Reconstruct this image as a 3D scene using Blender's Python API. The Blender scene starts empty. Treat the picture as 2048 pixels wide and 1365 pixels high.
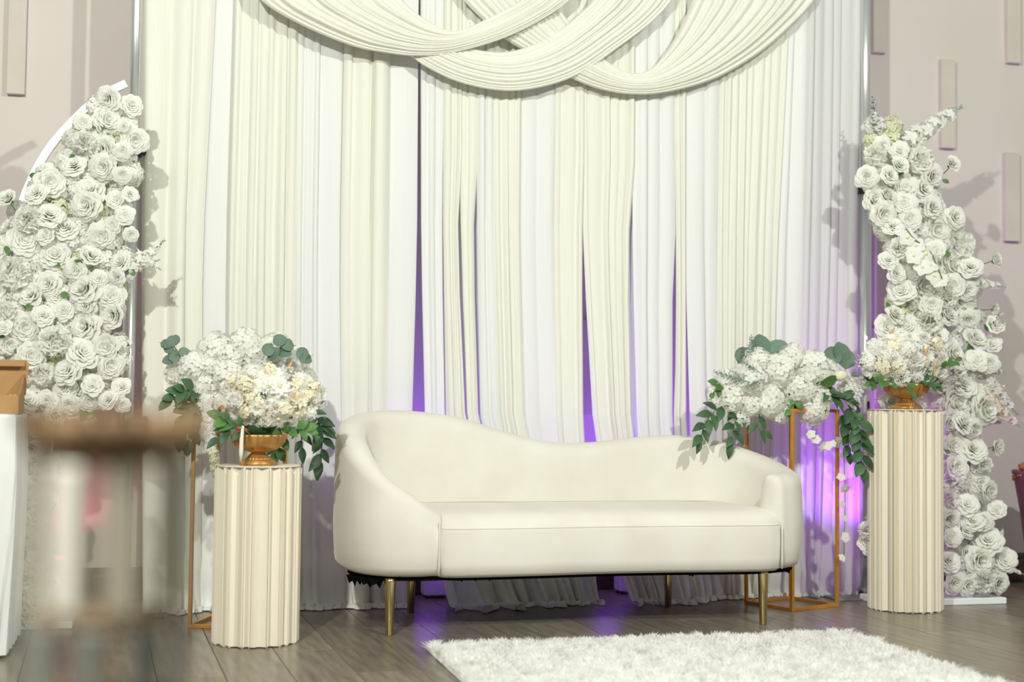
import bpy, math, random
import numpy as np
from mathutils import Vector, Matrix, Euler

# ------------------------------------------------------------------ camera
SC = bpy.context.scene
COL = SC.collection
W, H, FPX = 2048.0, 1365.0, 2844.0
CAMZ = 0.83
R3 = (Matrix.Rotation(math.radians(-14.0), 3, 'Z') @ Matrix.Rotation(math.radians(92.63), 3, 'X')
      @ Matrix.Rotation(math.radians(0.63), 3, 'Z'))
cd = bpy.data.cameras.new('camera'); cam = bpy.data.objects.new('camera', cd); COL.objects.link(cam)
cam.matrix_world = Matrix.Translation((0, 0, CAMZ)) @ R3.to_4x4()
cd.sensor_width = 36.0; cd.lens = 36.0 * FPX / W; cd.clip_start = 0.05
cd.dof.use_dof = True; cd.dof.focus_distance = 5.45; cd.dof.aperture_fstop = 1.6
SC.camera = cam
# ------------------------------------------------------------------ world, lights, exposure
wd = bpy.data.worlds.new('room_light'); SC.world = wd; wd.use_nodes = True
wb = wd.node_tree.nodes['Background']; wb.inputs[0].default_value = (0.93, 0.97, 0.90, 1); wb.inputs[1].default_value = 0.32
def spot(name, loc, target, energy, col=(1, 1, 1), size=80, blend=0.3, radius=0.05):
    l = bpy.data.lights.new(name, 'SPOT'); l.energy = energy; l.color = col
    l.spot_size = math.radians(size); l.spot_blend = blend; l.shadow_soft_size = radius
    o = bpy.data.objects.new(name, l); COL.objects.link(o); o.location = loc
    o.rotation_euler = (Vector(target) - Vector(loc)).to_track_quat('-Z', 'Y').to_euler()
    return o
spot('stage_light_left', (-1.05, 0.6, 3.1), (1.5, 5.8, 1.0), 670, (0.99, 1.0, 0.93), size=120)
spot('stage_light_right', (2.5, 1.6, 3.1), (1.5, 5.8, 1.0), 345, (0.99, 1.0, 0.93), size=110)
SC.view_settings.view_transform = 'Standard'; SC.view_settings.look = 'None'
SC.view_settings.gamma = 1.0; SC.view_settings.exposure = 0.2
SC.view_settings.use_curve_mapping = False

# ------------------------------------------------------------------ helpers
def ray(px, py):
    return R3 @ Vector(((px - W / 2) / FPX, -(py - H / 2) / FPX, -1.0))
def on_y(px, py, Y):
    d = ray(px, py); return Vector((0, 0, CAMZ)) + d * (Y / d.y)
def on_z(px, py, Z=0.0):
    d = ray(px, py); return Vector((0, 0, CAMZ)) + d * ((Z - CAMZ) / d.z)
def link(o, parent=None):
    COL.objects.link(o)
    if parent is not None: o.parent = parent
    return o
def mesh_obj(name, verts, faces, mat=None, parent=None, smooth=False, loc=None):
    me = bpy.data.meshes.new(name)
    me.from_pydata([tuple(v) for v in verts], [], faces); me.update()
    if smooth: me.shade_smooth()
    if mat is not None:
        for m in (mat if isinstance(mat, (list, tuple)) else [mat]): me.materials.append(m)
    o = bpy.data.objects.new(name, me)
    if loc is not None: o.location = loc
    return link(o, parent)
def inst(name, me, parent, M):
    o = bpy.data.objects.new(name, me); link(o, parent); o.matrix_basis = M; return o
def thing(name, label, cat, loc=(0, 0, 0), group=None, rz=0.0):
    o = bpy.data.objects.new(name, None); link(o); o.empty_display_size = 0.05
    o.location = loc; o.rotation_euler = (0, 0, rz)
    return tag(o, label, cat, group)
def tag(o, label, cat, group=None):
    o['label'] = label; o['category'] = cat
    if group: o['group'] = group
    return o
class MB:
    def __init__(s): s.v = []; s.f = []
    def add(s, v, f, M=None):
        n = len(s.v)
        s.v += [tuple(M @ Vector(p)) if M is not None else tuple(p) for p in v]
        s.f += [tuple(i + n for i in q) for q in f]; return s
    def box(s, a, b):
        x0, y0, z0 = a; x1, y1, z1 = b
        return s.add([(x0,y0,z0),(x1,y0,z0),(x1,y1,z0),(x0,y1,z0),(x0,y0,z1),(x1,y0,z1),(x1,y1,z1),(x0,y1,z1)],
            [(0,3,2,1),(4,5,6,7),(0,1,5,4),(1,2,6,5),(2,3,7,6),(3,0,4,7)])
    def bevbox(s, a, b, r):
        x0,y0,z0=a; x1,y1,z1=b; rings=[]
        for z,i in ((z0,r),(z0+r,0),(z1-r,0),(z1,r)):
            X0,X1,Y0,Y1=x0+i,x1-i,y0+i,y1-i; q=r*0.6
            rings.append([(X0+q,Y0,z),(X1-q,Y0,z),(X1,Y0+q,z),(X1,Y1-q,z),(X1-q,Y1,z),(X0+q,Y1,z),(X0,Y1-q,z),(X0,Y0+q,z)])
        return s.rings(rings)
    def rings(s, rings, cap=True, closed=True):
        n=len(rings[0]); v=[p for r in rings for p in r]; f=[]
        for k in range(len(rings)-1):
            for i in range(n if closed else n-1):
                j=(i+1)%n; f.append((k*n+i,k*n+j,(k+1)*n+j,(k+1)*n+i))
        if cap and closed:
            f.append(tuple(reversed(range(n)))); f.append(tuple((len(rings)-1)*n+i for i in range(n)))
        return s.add(v,f)
    def lathe(s, prof, n=24, lobes=0, amp=0.0, c=(0,0,0)):
        rr=[]
        for (r,z) in prof:
            ring=[]
            for i in range(n):
                a=2*math.pi*i/n; k=1+amp*(abs(math.cos(lobes*a/2))-0.6) if lobes else 1
                ring.append((c[0]+r*k*math.cos(a),c[1]+r*k*math.sin(a),c[2]+z))
            rr.append(ring)
        return s.rings(rr)
    def tube(s, pts, r, n=6):
        pts=[Vector(p) for p in pts]; rr=[]
        for i,p in enumerate(pts):
            t=(pts[min(i+1,len(pts)-1)]-pts[max(i-1,0)]).normalized()
            u=t.cross(Vector((0.3,0.9,0.31))).normalized(); w=t.cross(u)
            R=r[i] if isinstance(r,(list,tuple)) else r
            rr.append([tuple(p+(u*math.cos(2*math.pi*k/n)+w*math.sin(2*math.pi*k/n))*R) for k in range(n)])
        return s.rings(rr)
    def grid(s, P, flip=False):
        nr=len(P); nc=len(P[0]); v=[p for r in P for p in r]; f=[]
        for i in range(nr-1):
            for j in range(nc-1):
                q=(i*nc+j,i*nc+j+1,(i+1)*nc+j+1,(i+1)*nc+j); f.append(tuple(reversed(q)) if flip else q)
        return s.add(v,f)
    def obj(s, name, mat=None, parent=None, smooth=False, loc=None): return mesh_obj(name, s.v, s.f, mat, parent, smooth, loc)
    def mesh(s, name, mat, smooth=True):
        me=bpy.data.meshes.new(name); me.from_pydata(s.v,[],s.f); me.update()
        if smooth: me.shade_smooth()
        for m in (mat if isinstance(mat,(list,tuple)) else [mat]): me.materials.append(m)
        return me
def crv(pts, n):
    """Catmull-Rom resample of a list of tuples to n points (uniform in control index)."""
    P=np.array(pts,float); P=np.vstack([2*P[0]-P[1],P,2*P[-1]-P[-2]]); m=len(pts)-1; out=[]
    for k in range(n):
        t=k/(n-1)*m; i=min(int(t),m-1); t-=i; a,b,c,d=P[i],P[i+1],P[i+2],P[i+3]
        out.append(0.5*((2*b)+(-a+c)*t+(2*a-5*b+4*c-d)*t*t+(-a+3*b-3*c+d)*t**3))
    return np.array(out)
def orient(d, spin=0.0):
    return Vector(d).normalized().to_track_quat('Z','Y').to_matrix().to_4x4() @ Matrix.Rotation(spin,4,'Z')
def place(loc, d=(0,-1,0.1), spin=0.0, s=1.0):
    return Matrix.Translation(loc) @ orient(d,spin) @ Matrix.Scale(s,4)

# ------------------------------------------------------------------ materials
def mat(name, col, rough=0.6, metal=0.0, var=0.0, scale=20.0, bump=0.0, bscale=200.0, transl=0.0, sheen=0.0, obvar=0.0, stretch=(1,1,1), spec=0.5, col2=None, tcol=None):
    m=bpy.data.materials.new(name); m.use_nodes=True; nt=m.node_tree; N=nt.nodes; L=nt.links
    b=N['Principled BSDF']; b.inputs['Roughness'].default_value=rough; b.inputs['Metallic'].default_value=metal
    b.inputs['Specular IOR Level'].default_value=spec
    b.inputs['Base Color'].default_value=(*col,1)
    if sheen: b.inputs['Sheen Weight'].default_value=sheen; b.inputs['Sheen Roughness'].default_value=0.4
    tc=N.new('ShaderNodeTexCoord'); mp=N.new('ShaderNodeMapping'); mp.inputs['Scale'].default_value=stretch
    L.new(tc.outputs['Object'],mp.inputs['Vector']); csock=None
    if var or col2:
        nz=N.new('ShaderNodeTexNoise'); nz.inputs['Scale'].default_value=scale; nz.inputs['Detail'].default_value=5
        L.new(mp.outputs[0],nz.inputs['Vector'])
        rp=N.new('ShaderNodeValToRGB'); rp.color_ramp.elements[0].position=0.3; rp.color_ramp.elements[1].position=0.7
        c2=col2 if col2 else tuple(min(1,c*(1+var)) for c in col); c1=tuple(c*(1-var) for c in col) if not col2 else col
        rp.color_ramp.elements[0].color=(*c1,1); rp.color_ramp.elements[1].color=(*c2,1)
        L.new(nz.outputs['Fac'],rp.inputs['Fac']); csock=rp.outputs['Color']
    if obvar:
        oi=N.new('ShaderNodeObjectInfo'); hs=N.new('ShaderNodeHueSaturation'); mr=N.new('ShaderNodeMapRange')
        mr.inputs['To Min'].default_value=1-obvar; mr.inputs['To Max'].default_value=1+obvar
        L.new(oi.outputs['Random'],mr.inputs['Value']); L.new(mr.outputs[0],hs.inputs['Value'])
        if csock: L.new(csock,hs.inputs['Color'])
        else: hs.inputs['Color'].default_value=(*col,1)
        csock=hs.outputs['Color']
    if csock: L.new(csock,b.inputs['Base Color'])
    if bump:
        n2=N.new('ShaderNodeTexNoise'); n2.inputs['Scale'].default_value=bscale; L.new(mp.outputs[0],n2.inputs['Vector'])
        bp=N.new('ShaderNodeBump'); bp.inputs['Strength'].default_value=bump; bp.inputs['Distance'].default_value=0.004
        L.new(n2.outputs['Fac'],bp.inputs['Height']); L.new(bp.outputs[0],b.inputs['Normal'])
    if transl:
        t=N.new('ShaderNodeBsdfTranslucent'); mx=N.new('ShaderNodeMixShader'); mx.inputs[0].default_value=transl
        t.inputs['Color'].default_value=(*(tcol or col),1)
        L.new(b.outputs[0],mx.inputs[1]); L.new(t.outputs[0],mx.inputs[2]); L.new(mx.outputs[0],N['Material Output'].inputs['Surface'])
    return m
def emit(name, col, s):
    m=bpy.data.materials.new(name); m.use_nodes=True; b=m.node_tree.nodes['Principled BSDF']
    b.inputs['Base Color'].default_value=(*col,1); b.inputs['Emission Color'].default_value=(*col,1); b.inputs['Emission Strength'].default_value=s
    return m
M_CREAM=mat('drape_cream',(0.80,0.80,0.70),0.85,var=0.03,scale=6,stretch=(40,40,0.6),transl=0.09)
M_WHITE=mat('drape_white',(0.80,0.81,0.775),0.85,var=0.02,scale=6,stretch=(40,40,0.6),transl=0.11)
M_THIN=mat('drape_thin_white',(0.80,0.81,0.78),0.85,var=0.02,scale=6,stretch=(40,40,0.6),transl=0.32)
M_SHEER=mat('drape_sheer',(0.84,0.84,0.86),0.9,transl=0.22)
M_SWAG=mat('swag_cloth',(0.80,0.795,0.70),0.8,var=0.03,scale=30,transl=0.10)
M_VELVET=mat('sofa_velvet',(0.66,0.625,0.545),0.75,scale=5,sheen=0.3,col2=(0.72,0.70,0.62))
M_BLACK=mat('black_cloth',(0.004,0.0045,0.0045),0.95,spec=0.05)
M_BLKPL=mat('black_plastic',(0.012,0.013,0.013),0.35)
M_BRASS=mat('brushed_brass',(0.62,0.48,0.25),0.22,metal=1.0)
M_GOLDP=mat('gold_paint',(0.60,0.27,0.045),0.42,metal=0.35,var=0.1)
M_URN=mat('antique_gold',(0.62,0.33,0.09),0.38,metal=0.6,scale=25,col2=(0.36,0.19,0.06))
M_PAPER=mat('ivory_paper',(0.87,0.80,0.66),0.7,var=0.03,scale=8,stretch=(6,6,0.5),transl=0.15)
M_WMETAL=mat('white_metal',(0.82,0.86,0.86),0.35)
M_STEEL=mat('brushed_aluminium',(0.70,0.73,0.72),0.32,metal=0.75)
M_PLATE=mat('grey_steel_plate',(0.20,0.21,0.21),0.5,var=0.2)
M_PETAL=mat('white_petal',(0.94,0.94,0.89),0.7,transl=0.42,obvar=0.03)
M_PETALC=mat('cream_petal',(0.86,0.81,0.62),0.7,transl=0.2,obvar=0.05)
M_PETALP=mat('blush_petal',(0.85,0.74,0.65),0.7,transl=0.2)
M_GREENISH=mat('pale_green_petal',(0.72,0.74,0.52),0.7,transl=0.2)
M_LEAF=mat('dark_leaf',(0.045,0.11,0.045),0.5,obvar=0.35,transl=0.12,tcol=(0.1,0.25,0.05))
M_LEAFB=mat('bright_leaf',(0.075,0.18,0.045),0.5,obvar=0.25,transl=0.15,tcol=(0.2,0.4,0.08))
M_EUC=mat('eucalyptus_leaf',(0.12,0.19,0.135),0.6,obvar=0.2,transl=0.1)
M_EUCP=mat('pale_eucalyptus',(0.27,0.36,0.30),0.65,obvar=0.15)
M_STEM=mat('green_stem',(0.12,0.20,0.06),0.6)
M_SEED=mat('yellow_stamen',(0.78,0.70,0.36),0.8)
M_TAIL=mat('bunny_tail',(0.62,0.36,0.16),0.9)
M_PAMPAS=mat('pampas_cream',(0.80,0.72,0.55),0.95)
M_BERRY=mat('red_berry',(0.55,0.03,0.03),0.35)
M_WALL=mat('wall_paint',(0.62,0.57,0.52),0.75,var=0.03,scale=1.5,bump=0.05,bscale=300)
M_STRIP=mat('wall_strip_paint',(0.58,0.53,0.455),0.7,var=0.05,scale=5)
M_BASEB=mat('dark_baseboard',(0.055,0.030,0.022),0.45,var=0.3,stretch=(1,8,8))
M_PLANK=mat('oak_laminate',(0.135,0.113,0.08),0.28,scale=5,stretch=(9,0.9,1),col2=(0.27,0.228,0.165),obvar=0.18)
M_JOINT=mat('floor_joint',(0.05,0.043,0.034),0.7)
M_RUG=mat('rug_pile',(0.96,0.955,0.93),0.95,scale=18,col2=(0.99,0.99,0.97),transl=0.5)
M_RUGB=mat('rug_backing',(0.93,0.91,0.86),0.95)
M_CLOTH=mat('table_cloth',(0.80,0.81,0.78),0.85,transl=0.1)
M_CARD=mat('cardboard',(0.40,0.225,0.09),0.8,var=0.06)
M_TISSUE=mat('tissue_paper',(0.85,0.82,0.75),0.9)
M_TABLE=mat('table_wood',(0.3,0.22,0.14),0.6)
M_LEDBODY=mat('led_body',(0.75,0.75,0.78),0.5)
M_LEDP=emit('led_purple',(0.32,0.10,1.0),1.5)
M_LEDM=emit('led_magenta',(0.9,0.05,0.5),1.5)
M_BROWN=mat('brown_planter',(0.10,0.055,0.04),0.45,var=0.3)
M_GOLDF=mat('gold_ornament',(0.42,0.24,0.07),0.4,metal=0.6,var=0.4,scale=60)
# frosted acrylic for the crystal strips
def acrylic(name,col,op):
    m=bpy.data.materials.new(name); m.use_nodes=True; nt=m.node_tree; N=nt.nodes; L=nt.links
    b=N['Principled BSDF']; b.inputs['Base Color'].default_value=(*col,1); b.inputs['Roughness'].default_value=0.15
    t=N.new('ShaderNodeBsdfTransparent'); t.inputs['Color'].default_value=(0.9,0.9,0.86,1)
    x=N.new('ShaderNodeMixShader'); x.inputs[0].default_value=op
    L.new(t.outputs[0],x.inputs[1]); L.new(b.outputs[0],x.inputs[2]); L.new(x.outputs[0],N['Material Output'].inputs['Surface']); return m
M_ACR=[acrylic('frosted_acrylic',(0.86,0.83,0.72),.82),acrylic('clear_acrylic',(0.80,0.79,0.72),.35),acrylic('ivory_acrylic',(0.82,0.74,0.58),.7)]
M_SMOKE=acrylic('smoky_acrylic',(0.34,0.34,0.30),.55)
M_BRONZE=mat('bronze_rim',(0.30,0.185,0.09),0.7,metal=0.1,var=0.3)
rnd=random.Random(7)
# ------------------------------------------------------------------ setting: floor, wall, baseboard
YC, YWALL = 5.87, 6.24
def setting():
    fl=MB().box((-6,-2,-0.06),(9,YWALL+0.2,-0.0035)).obj('floor',M_JOINT); fl['kind']='structure'
    lw,pw=1.285,0.2
    pm=MB().bevbox((0,0,-0.02),(pw-0.0022,lw-0.002,0),0.0012).mesh('plank',M_PLANK,False)
    ang=math.radians(2.3); c,s=math.cos(ang),math.sin(ang)
    i=-16
    while i<32:
        off=(i*0.437)%lw
        for k in range(-1,3):
            u,v=i*pw,2.9-off+k*lw+0.25
            x,y=u*c-v*s+0.2,u*s+v*c
            if y+lw>YWALL-0.004+0.0: 
                rem=YWALL-0.012-y
                if rem<0.12: continue
                me=MB().bevbox((0,0,-0.02),(pw-0.0022,min(rem,lw)-0.002-0.008,0),0.0012).mesh('plank',M_PLANK,False)
            else: me=pm
            o=inst('plank',me,fl,Matrix.Translation((x,y,0))@Matrix.Rotation(ang,4,'Z'))
        i+=1
    # near part of the floor out of the frame: same boards as plain surface
    near=MB().box((-6,-2,-0.0034),(9,1.35,-0.0002)).obj('near_boards',M_PLANK,fl)
    wl=MB().box((-6,YWALL,0),(9,YWALL+0.12,3.7)).obj('wall_back',M_WALL); wl['kind']='structure'
    st=[(20,50,-90,189),(1746,1773,-80,106),(1882,1911,118,297),(2014,2042,-60,127),(2010,2040,305,483),(1974,2006,655,842),
        (1752,1778,470,655),(1748,1774,655,840),(1600,1628,300,480),(1170,1200,300,480),(1165,1195,640,832),(820,850,-60,120),(-120,-90,300,480),
        (1890,1920,-260,-80),(2150,2180,500,680),(2140,2170,118,297)]
    for (a,b,t,u) in st:
        p=on_y((a+b)/2,(t+u)/2,YWALL-0.03); q=on_y(a,t,YWALL-0.03); r=on_y(b,u,YWALL-0.03)
        w=abs(r.x-q.x)*0.96; h=abs(q.z-r.z)
        MB().bevbox((p.x-w/2,YWALL-0.035,p.z-h/2),(p.x+w/2,YWALL-0.0005,p.z+h/2),0.0015).obj('wall_strip',M_STRIP,wl)
    bb=MB().rings([[(x,YWALL-0.001,0.001),(x,YWALL-0.018,0.001),(x,YWALL-0.018,0.095),(x,YWALL-0.013,0.105),(x,YWALL-0.013,0.125),(x,YWALL-0.006,0.135),(x,YWALL-0.001,0.135)] for x in (-6,9)]).obj('baseboard_back',M_BASEB)
    bb['kind']='structure'
setting()

# ------------------------------------------------------------------ backdrop frame
XL=on_y(262,500,YC-0.02).x; XR=on_y(1731,700,YC-0.02).x
def frame():
    t=thing('backdrop_frame','tall aluminium pipe frame carrying the pleated white drapes','backdrop frame',((XL+XR)/2,YC-0.02,0))
    w=(XR-XL)/2
    for sx,cy in ((-1,300),(1,376)):
        x=sx*w; zc=on_y(262 if sx<0 else 1731,cy,YC-0.02).z
        up=MB().lathe([(0.0265,0.012),(0.0265,zc-0.03)],20,c=(x,0,0)).obj('lower_pole',M_STEEL,t,True)
        MB().box((x-0.007,-0.0285,1.02),(x+0.007,-0.024,1.06)).obj('slot',M_BLKPL,up) if sx<0 else MB().box((x-0.006,-0.0285,0.83),(x+0.006,-0.024,0.87)).obj('slot',M_BLKPL,up)
        MB().lathe([(0.022,zc-0.05),(0.022,3.06)],20,c=(x,0,0)).obj('upper_pole',M_STEEL,t,True)
        k=MB().lathe([(0.026,zc-0.03),(0.034,zc-0.027),(0.034,zc+0.01),(0.031,zc+0.022),(0.024,zc+0.026)],20,c=(x,0,0)).obj('lock_collar',M_BLKPL,t,True)
        MB().bevbox((x+0.026,-0.018,zc-0.02),(x+0.05,0.006,zc+0.018),0.005).obj('collar_lever',M_BLKPL,k)
        b=MB().bevbox((x-0.22,-0.17,0.0),(x+0.16,0.18,0.008),0.002).obj('base_plate',M_PLATE,t)
        MB().lathe([(0.04,0.008),(0.04,0.03),(0.028,0.04)],20,c=(x,0,0)).obj('pole_socket',M_PLATE,b,True)
    o=MB().tube([(-w,0,3.04),(w,0,3.04)],0.02,14).obj('crossbar',M_STEEL,t,True)
frame()

# ------------------------------------------------------------------ drape panels
def drape(label, keys, mt, wmin, wmax, amp, seed, yoff=0.0, pool=0.06, hem=0.06, curl=0.0, group=None):
    """keys: list of (photo y, left x, right x) read at the drape plane."""
    r=random.Random(seed); Y=YC+0.005+yoff
    kz=[]; 
    for (py,a,b) in keys:
        p=on_y(a,py,Y); q=on_y(b,py,Y); kz.append(((p.z+q.z)/2,p.x,q.x))
    kz.sort(); Z=[k[0] for k in kz]; A=[k[1] for k in kz]; B=[k[2] for k in kz]
    wid=np.mean([b-a for a,b in zip(A,B)])
    ed=[0.0]
    while ed[-1]<wid: ed.append(ed[-1]+r.uniform(wmin,wmax)*(1.0 if r.random()<0.8 else 1.7))
    ed=np.array(ed)/ed[-1]; nf=len(ed)-1
    am=[amp*r.uniform(0.5,1.3) for _ in range(nf)]; sk=[r.uniform(0.55,1.8) for _ in range(nf)]; ph=[r.uniform(0,6.28) for _ in range(nf)]
    us=[]
    for k in range(nf):
        n=max(7,int((ed[k+1]-ed[k])*wid/0.005))
        for i in range(n): us.append((k,i/n))
    us.append((nf-1,1.0))
    zs=[3.03,2.9,2.75,2.5,2.2,1.9,1.6,1.3,1.0,0.8,0.6,0.45,0.34,0.26,0.2,0.15,0.11,0.08,0.055,0.035,0.02]
    P=[]
    for z in zs:
        a=np.interp(z,Z,A); b=np.interp(z,Z,B); low=max(0.0,1-z/0.34)
        row=[]
        for (k,t) in us:
            u=ed[k]+(ed[k+1]-ed[k])*t; tt=t**sk[k]
            d=am[k]*(1-abs(2*tt-1)**2.4)*(1+0.8*low)*(0.85+0.25*math.sin(ph[k]+z*2.1))
            x=a+(b-a)*u+0.003*math.sin(ph[k]+z*1.3)*(1 if 0.02<u<0.98 else 0)
            y=Y-d-pool*low**1.8*(0.8+0.3*math.sin(u*9+seed))-0.012*low*math.sin(ph[k]*3+z*30)
            row.append((x,y,z))
        P.append(row)
    last=P[-1]
    for h,(dz,dy) in enumerate(((0.012,0.3),(0.020,0.55),(0.014,0.8),(0.004,1.0))):
        row=[]
        for j,p in enumerate(last):
            k,t=us[j]; w=0.8+0.35*math.sin(ph[k]+3*t)
            row.append((p[0]+0.008*math.sin(j*0.9+h),p[1]-hem*dy*w,max(0.003,dz*(0.6+0.6*abs(math.sin(ph[k]*2+t*5+h))))))
        P.append(row)
    m=MB().grid(P,True)
    x0=(A[0]+B[0])/2
    o=mesh_obj('drape_panel',[(v[0]-x0,v[1]-Y,v[2]) for v in m.v],m.f,mt,None,True,(x0,Y,0))
    tag(o,label,'drape',group); return o
C,Wt=M_CREAM,M_WHITE
D=[
 ('cream drape panel with broad soft folds beside the left aluminium pole',[(0,287,432),(500,283,405),(1200,285,402)],C,0.07,0.13,0.035,1,0,.05,.05),
 ('off-white wide smooth drape panel left of the tightly pleated cream panel',[(0,428,474),(500,404,458),(1200,400,455)],Wt,0.05,0.09,0.02,2,0.012,.05,.05),
 ('cream tightly pleated drape panel hanging above the left urn bouquet',[(0,470,598),(500,456,592),(1200,452,590)],C,0.026,0.05,0.02,3,0,.05,.06),
 ('white smooth drape panel behind the left end of the sofa',[(0,594,690),(500,588,682),(1200,586,690)],Wt,0.04,0.10,0.018,4,0.01,.06,.06),
 ('cream drape panel with dark crease lines above the tall sofa arm',[(0,690,782),(500,680,778),(1200,686,770)],C,0.035,0.07,0.03,5,0,.05,.06),
 ('white drape panel on the left side of the widest purple gap',[(0,780,837),(500,776,834),(850,772,824),(1200,765,815)],Wt,0.05,0.08,0.022,6,0.004,.04,.05),
 ('white drape panel on the right side of the widest purple gap',[(0,841,888),(500,842,884),(850,850,890),(1200,885,960)],Wt,0.04,0.07,0.02,7,0,.14,.12),
 ('cream narrow drape panel with slim lilac slits beside it',[(0,886,926),(300,886,925),(480,886,914),(850,892,930),(1200,950,1030)],C,0.026,0.045,0.02,8,0,.13,.10),
 ('narrow cream drape strip between two lilac slits over the sofa back',[(0,917,958),(300,919,957),(480,922,946),(850,935,957),(1200,1010,1060)],C,0.03,0.05,0.02,9,0.004,.12,.08),
 ('white drape panel above the dip of the sofa back',[(0,952,990),(500,954,990),(850,962,1000),(1200,1045,1100)],Wt,0.04,0.07,0.018,10,0,.11,.08),
 ('cream finely pleated drape panel over the dip of the sofa back',[(0,986,1044),(500,988,1040),(850,998,1050),(1200,1080,1140)],C,0.022,0.04,0.018,11,0,.10,.07),
 ('white smooth drape panel hanging below the middle swag',[(0,1040,1112),(500,1038,1108),(850,1048,1118),(1200,1110,1160)],Wt,0.06,0.10,0.02,12,0.008,.10,.06),
 ('cream drape panel on the left side of the tapering dark purple gap',[(0,1110,1170),(340,1108,1168),(500,1106,1163),(850,1112,1167),(1200,1140,1190)],C,0.03,0.05,0.022,13,0,.09,.06),
 ('cream pleated drape panel on the right side of the tapering dark purple gap',[(0,1162,1270),(320,1164,1270),(500,1166,1256),(850,1186,1263),(1200,1245,1310)],C,0.025,0.045,0.022,14,0,.12,.08),
 ('white drape panel left of the slim dark gap above the low sofa arm',[(0,1264,1353),(450,1265,1352),(550,1266,1345),(850,1274,1345),(1200,1300,1372)],Wt,0.05,0.09,0.02,15,0.004,.13,.09),
 ('narrow cream drape strip right of the slim dark gap',[(0,1349,1372),(500,1352,1372),(700,1352,1372),(850,1347,1372),(1200,1368,1400)],C,0.03,0.05,0.022,16,0,.08,.08),
 ('white smooth drape panel left of the flowers on the right gold stand',[(0,1370,1442),(500,1370,1436),(1200,1390,1440)],Wt,0.06,0.10,0.02,17,0.006,.03,.04),
 ('cream pleated drape panel directly behind the right gold stand',[(0,1440,1530),(500,1434,1512),(1200,1432,1500)],C,0.026,0.045,0.022,18,0,.012,.03),
 ('cream drape panel with slanting folds below the right swag',[(0,1524,1580),(500,1505,1556),(1200,1494,1540)],C,0.024,0.04,0.02,19,-0.002,.012,.03),
 ('white drape panel with slanting folds behind the low sofa arm',[(0,1574,1618),(500,1552,1606),(1200,1536,1600)],Wt,0.03,0.06,0.02,20,0.004,.012,.03),
 ('off-white straight-pleated drape panel behind the right gold stand post',[(0,1614,1668),(500,1604,1660),(1200,1596,1640)],M_THIN,0.04,0.06,0.022,21,0,.015,.03),
 ('white drape panel glowing purple near its foot',[(0,1664,1708),(500,1656,1700),(1200,1636,1690)],M_THIN,0.06,0.09,0.02,22,0.004,.03,.04),
 ('white edge drape beside the right aluminium pole glowing purple near its foot',[(0,1704,1724),(500,1694,1716),(850,1690,1716),(1200,1684,1722)],M_THIN,0.04,0.06,0.02,23,0,.02,.03),
 ('sheer grey-lilac backing drape showing through the slim slits',[(0,884,1000),(500,884,1000),(1200,950,1080)],M_SHEER,0.10,0.16,0.01,24,0.05,.02,.02),
 ('sheer grey-lilac backing drape right of the tapering dark purple gap',[(0,1225,1300),(500,1225,1300),(850,1240,1300),(1200,1290,1330)],M_SHEER,0.10,0.16,0.01,25,0.05,.02,.02),
]
for d in D: drape(*d)

# ------------------------------------------------------------------ swags
def swag(label, outer, inner, yoff, nf, seed, bulge=0.05):
    r=random.Random(seed); Y=YC-yoff; ns=90
    O=crv(outer,ns); I=crv(inner,ns)
    for A in (O,I): A[A[:,1]<0,1]*=1.8      # the ends run up to the crossbar
    ed=np.cumsum([0]+[r.uniform(0.6,1.5) for _ in range(nf)]); ed=ed/ed[-1]
    am=[r.uniform(0.6,1.2) for _ in range(nf)]; ph=[r.uniform(0,6.28) for _ in range(nf)]
    ts=[(k,i/8) for k in range(nf) for i in range(8)]+[(nf-1,1.0)]
    P=[]
    for j in range(ns):
        a=on_y(O[j][0],O[j][1],Y); b=on_y(I[j][0],I[j][1],Y); w=(b-a).length; s=j/(ns-1)
        row=[]
        for (k,t) in ts:
            g=0.35*math.sin(ph[k]+s*5)*0.25
            tt=min(1,max(0,t**(1.25)))
            u=ed[k]+(ed[k+1]-ed[k])*t; u=min(1,max(0,u+0.012*math.sin(ph[k]+s*6)*math.sin(math.pi*u)))
            p=a.lerp(b,u); fw=w*(ed[k+1]-ed[k])
            dd=min(0.022,fw*0.55)*am[k]*(1-abs(2*tt-1)**2.2)*(1+g)+bulge*math.sin(math.pi*min(1,u*0.9+0.08))*math.sin(math.pi*s)**0.5
            row.append((p.x,p.y-dd,p.z))
        P.append(row)
    m=MB().grid(P); c=P[ns//2][0]
    o=mesh_obj('swag',[(v[0]-c[0],v[1]-Y,v[2]-c[2]) for v in m.v],m.f,M_SWAG,None,True,(c[0],Y,c[2]))
    tag(o,label,'swag'); return o
swag('ivory draped swag whose left end fans out widest, lying over the other swags',
     [(440,-90),(520,0),(600,50),(700,92),(770,107),(830,113),(900,108),(1000,80),(1080,42),(1140,0),(1200,-70)],
     [(735,-90),(805,0),(835,28),(868,50),(890,60),(908,63),(930,58),(965,42),(1005,22),(1045,-2),(1120,-70)],0.115,13,31,.04)
swag('ivory draped swag crossing between the other two swags',
     [(560,-90),(650,-10),(730,60),(810,106),(850,134),(910,163),(980,180),(1040,182),(1110,168),(1170,142),(1235,97),(1300,48),(1345,0),(1400,-80)],
     [(720,-90),(770,-10),(825,40),(880,72),(915,90),(950,99),(985,104),(1020,103),(1060,92),(1100,72),(1130,52),(1160,25),(1185,0),(1240,-80)],0.085,12,32,.04)
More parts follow.
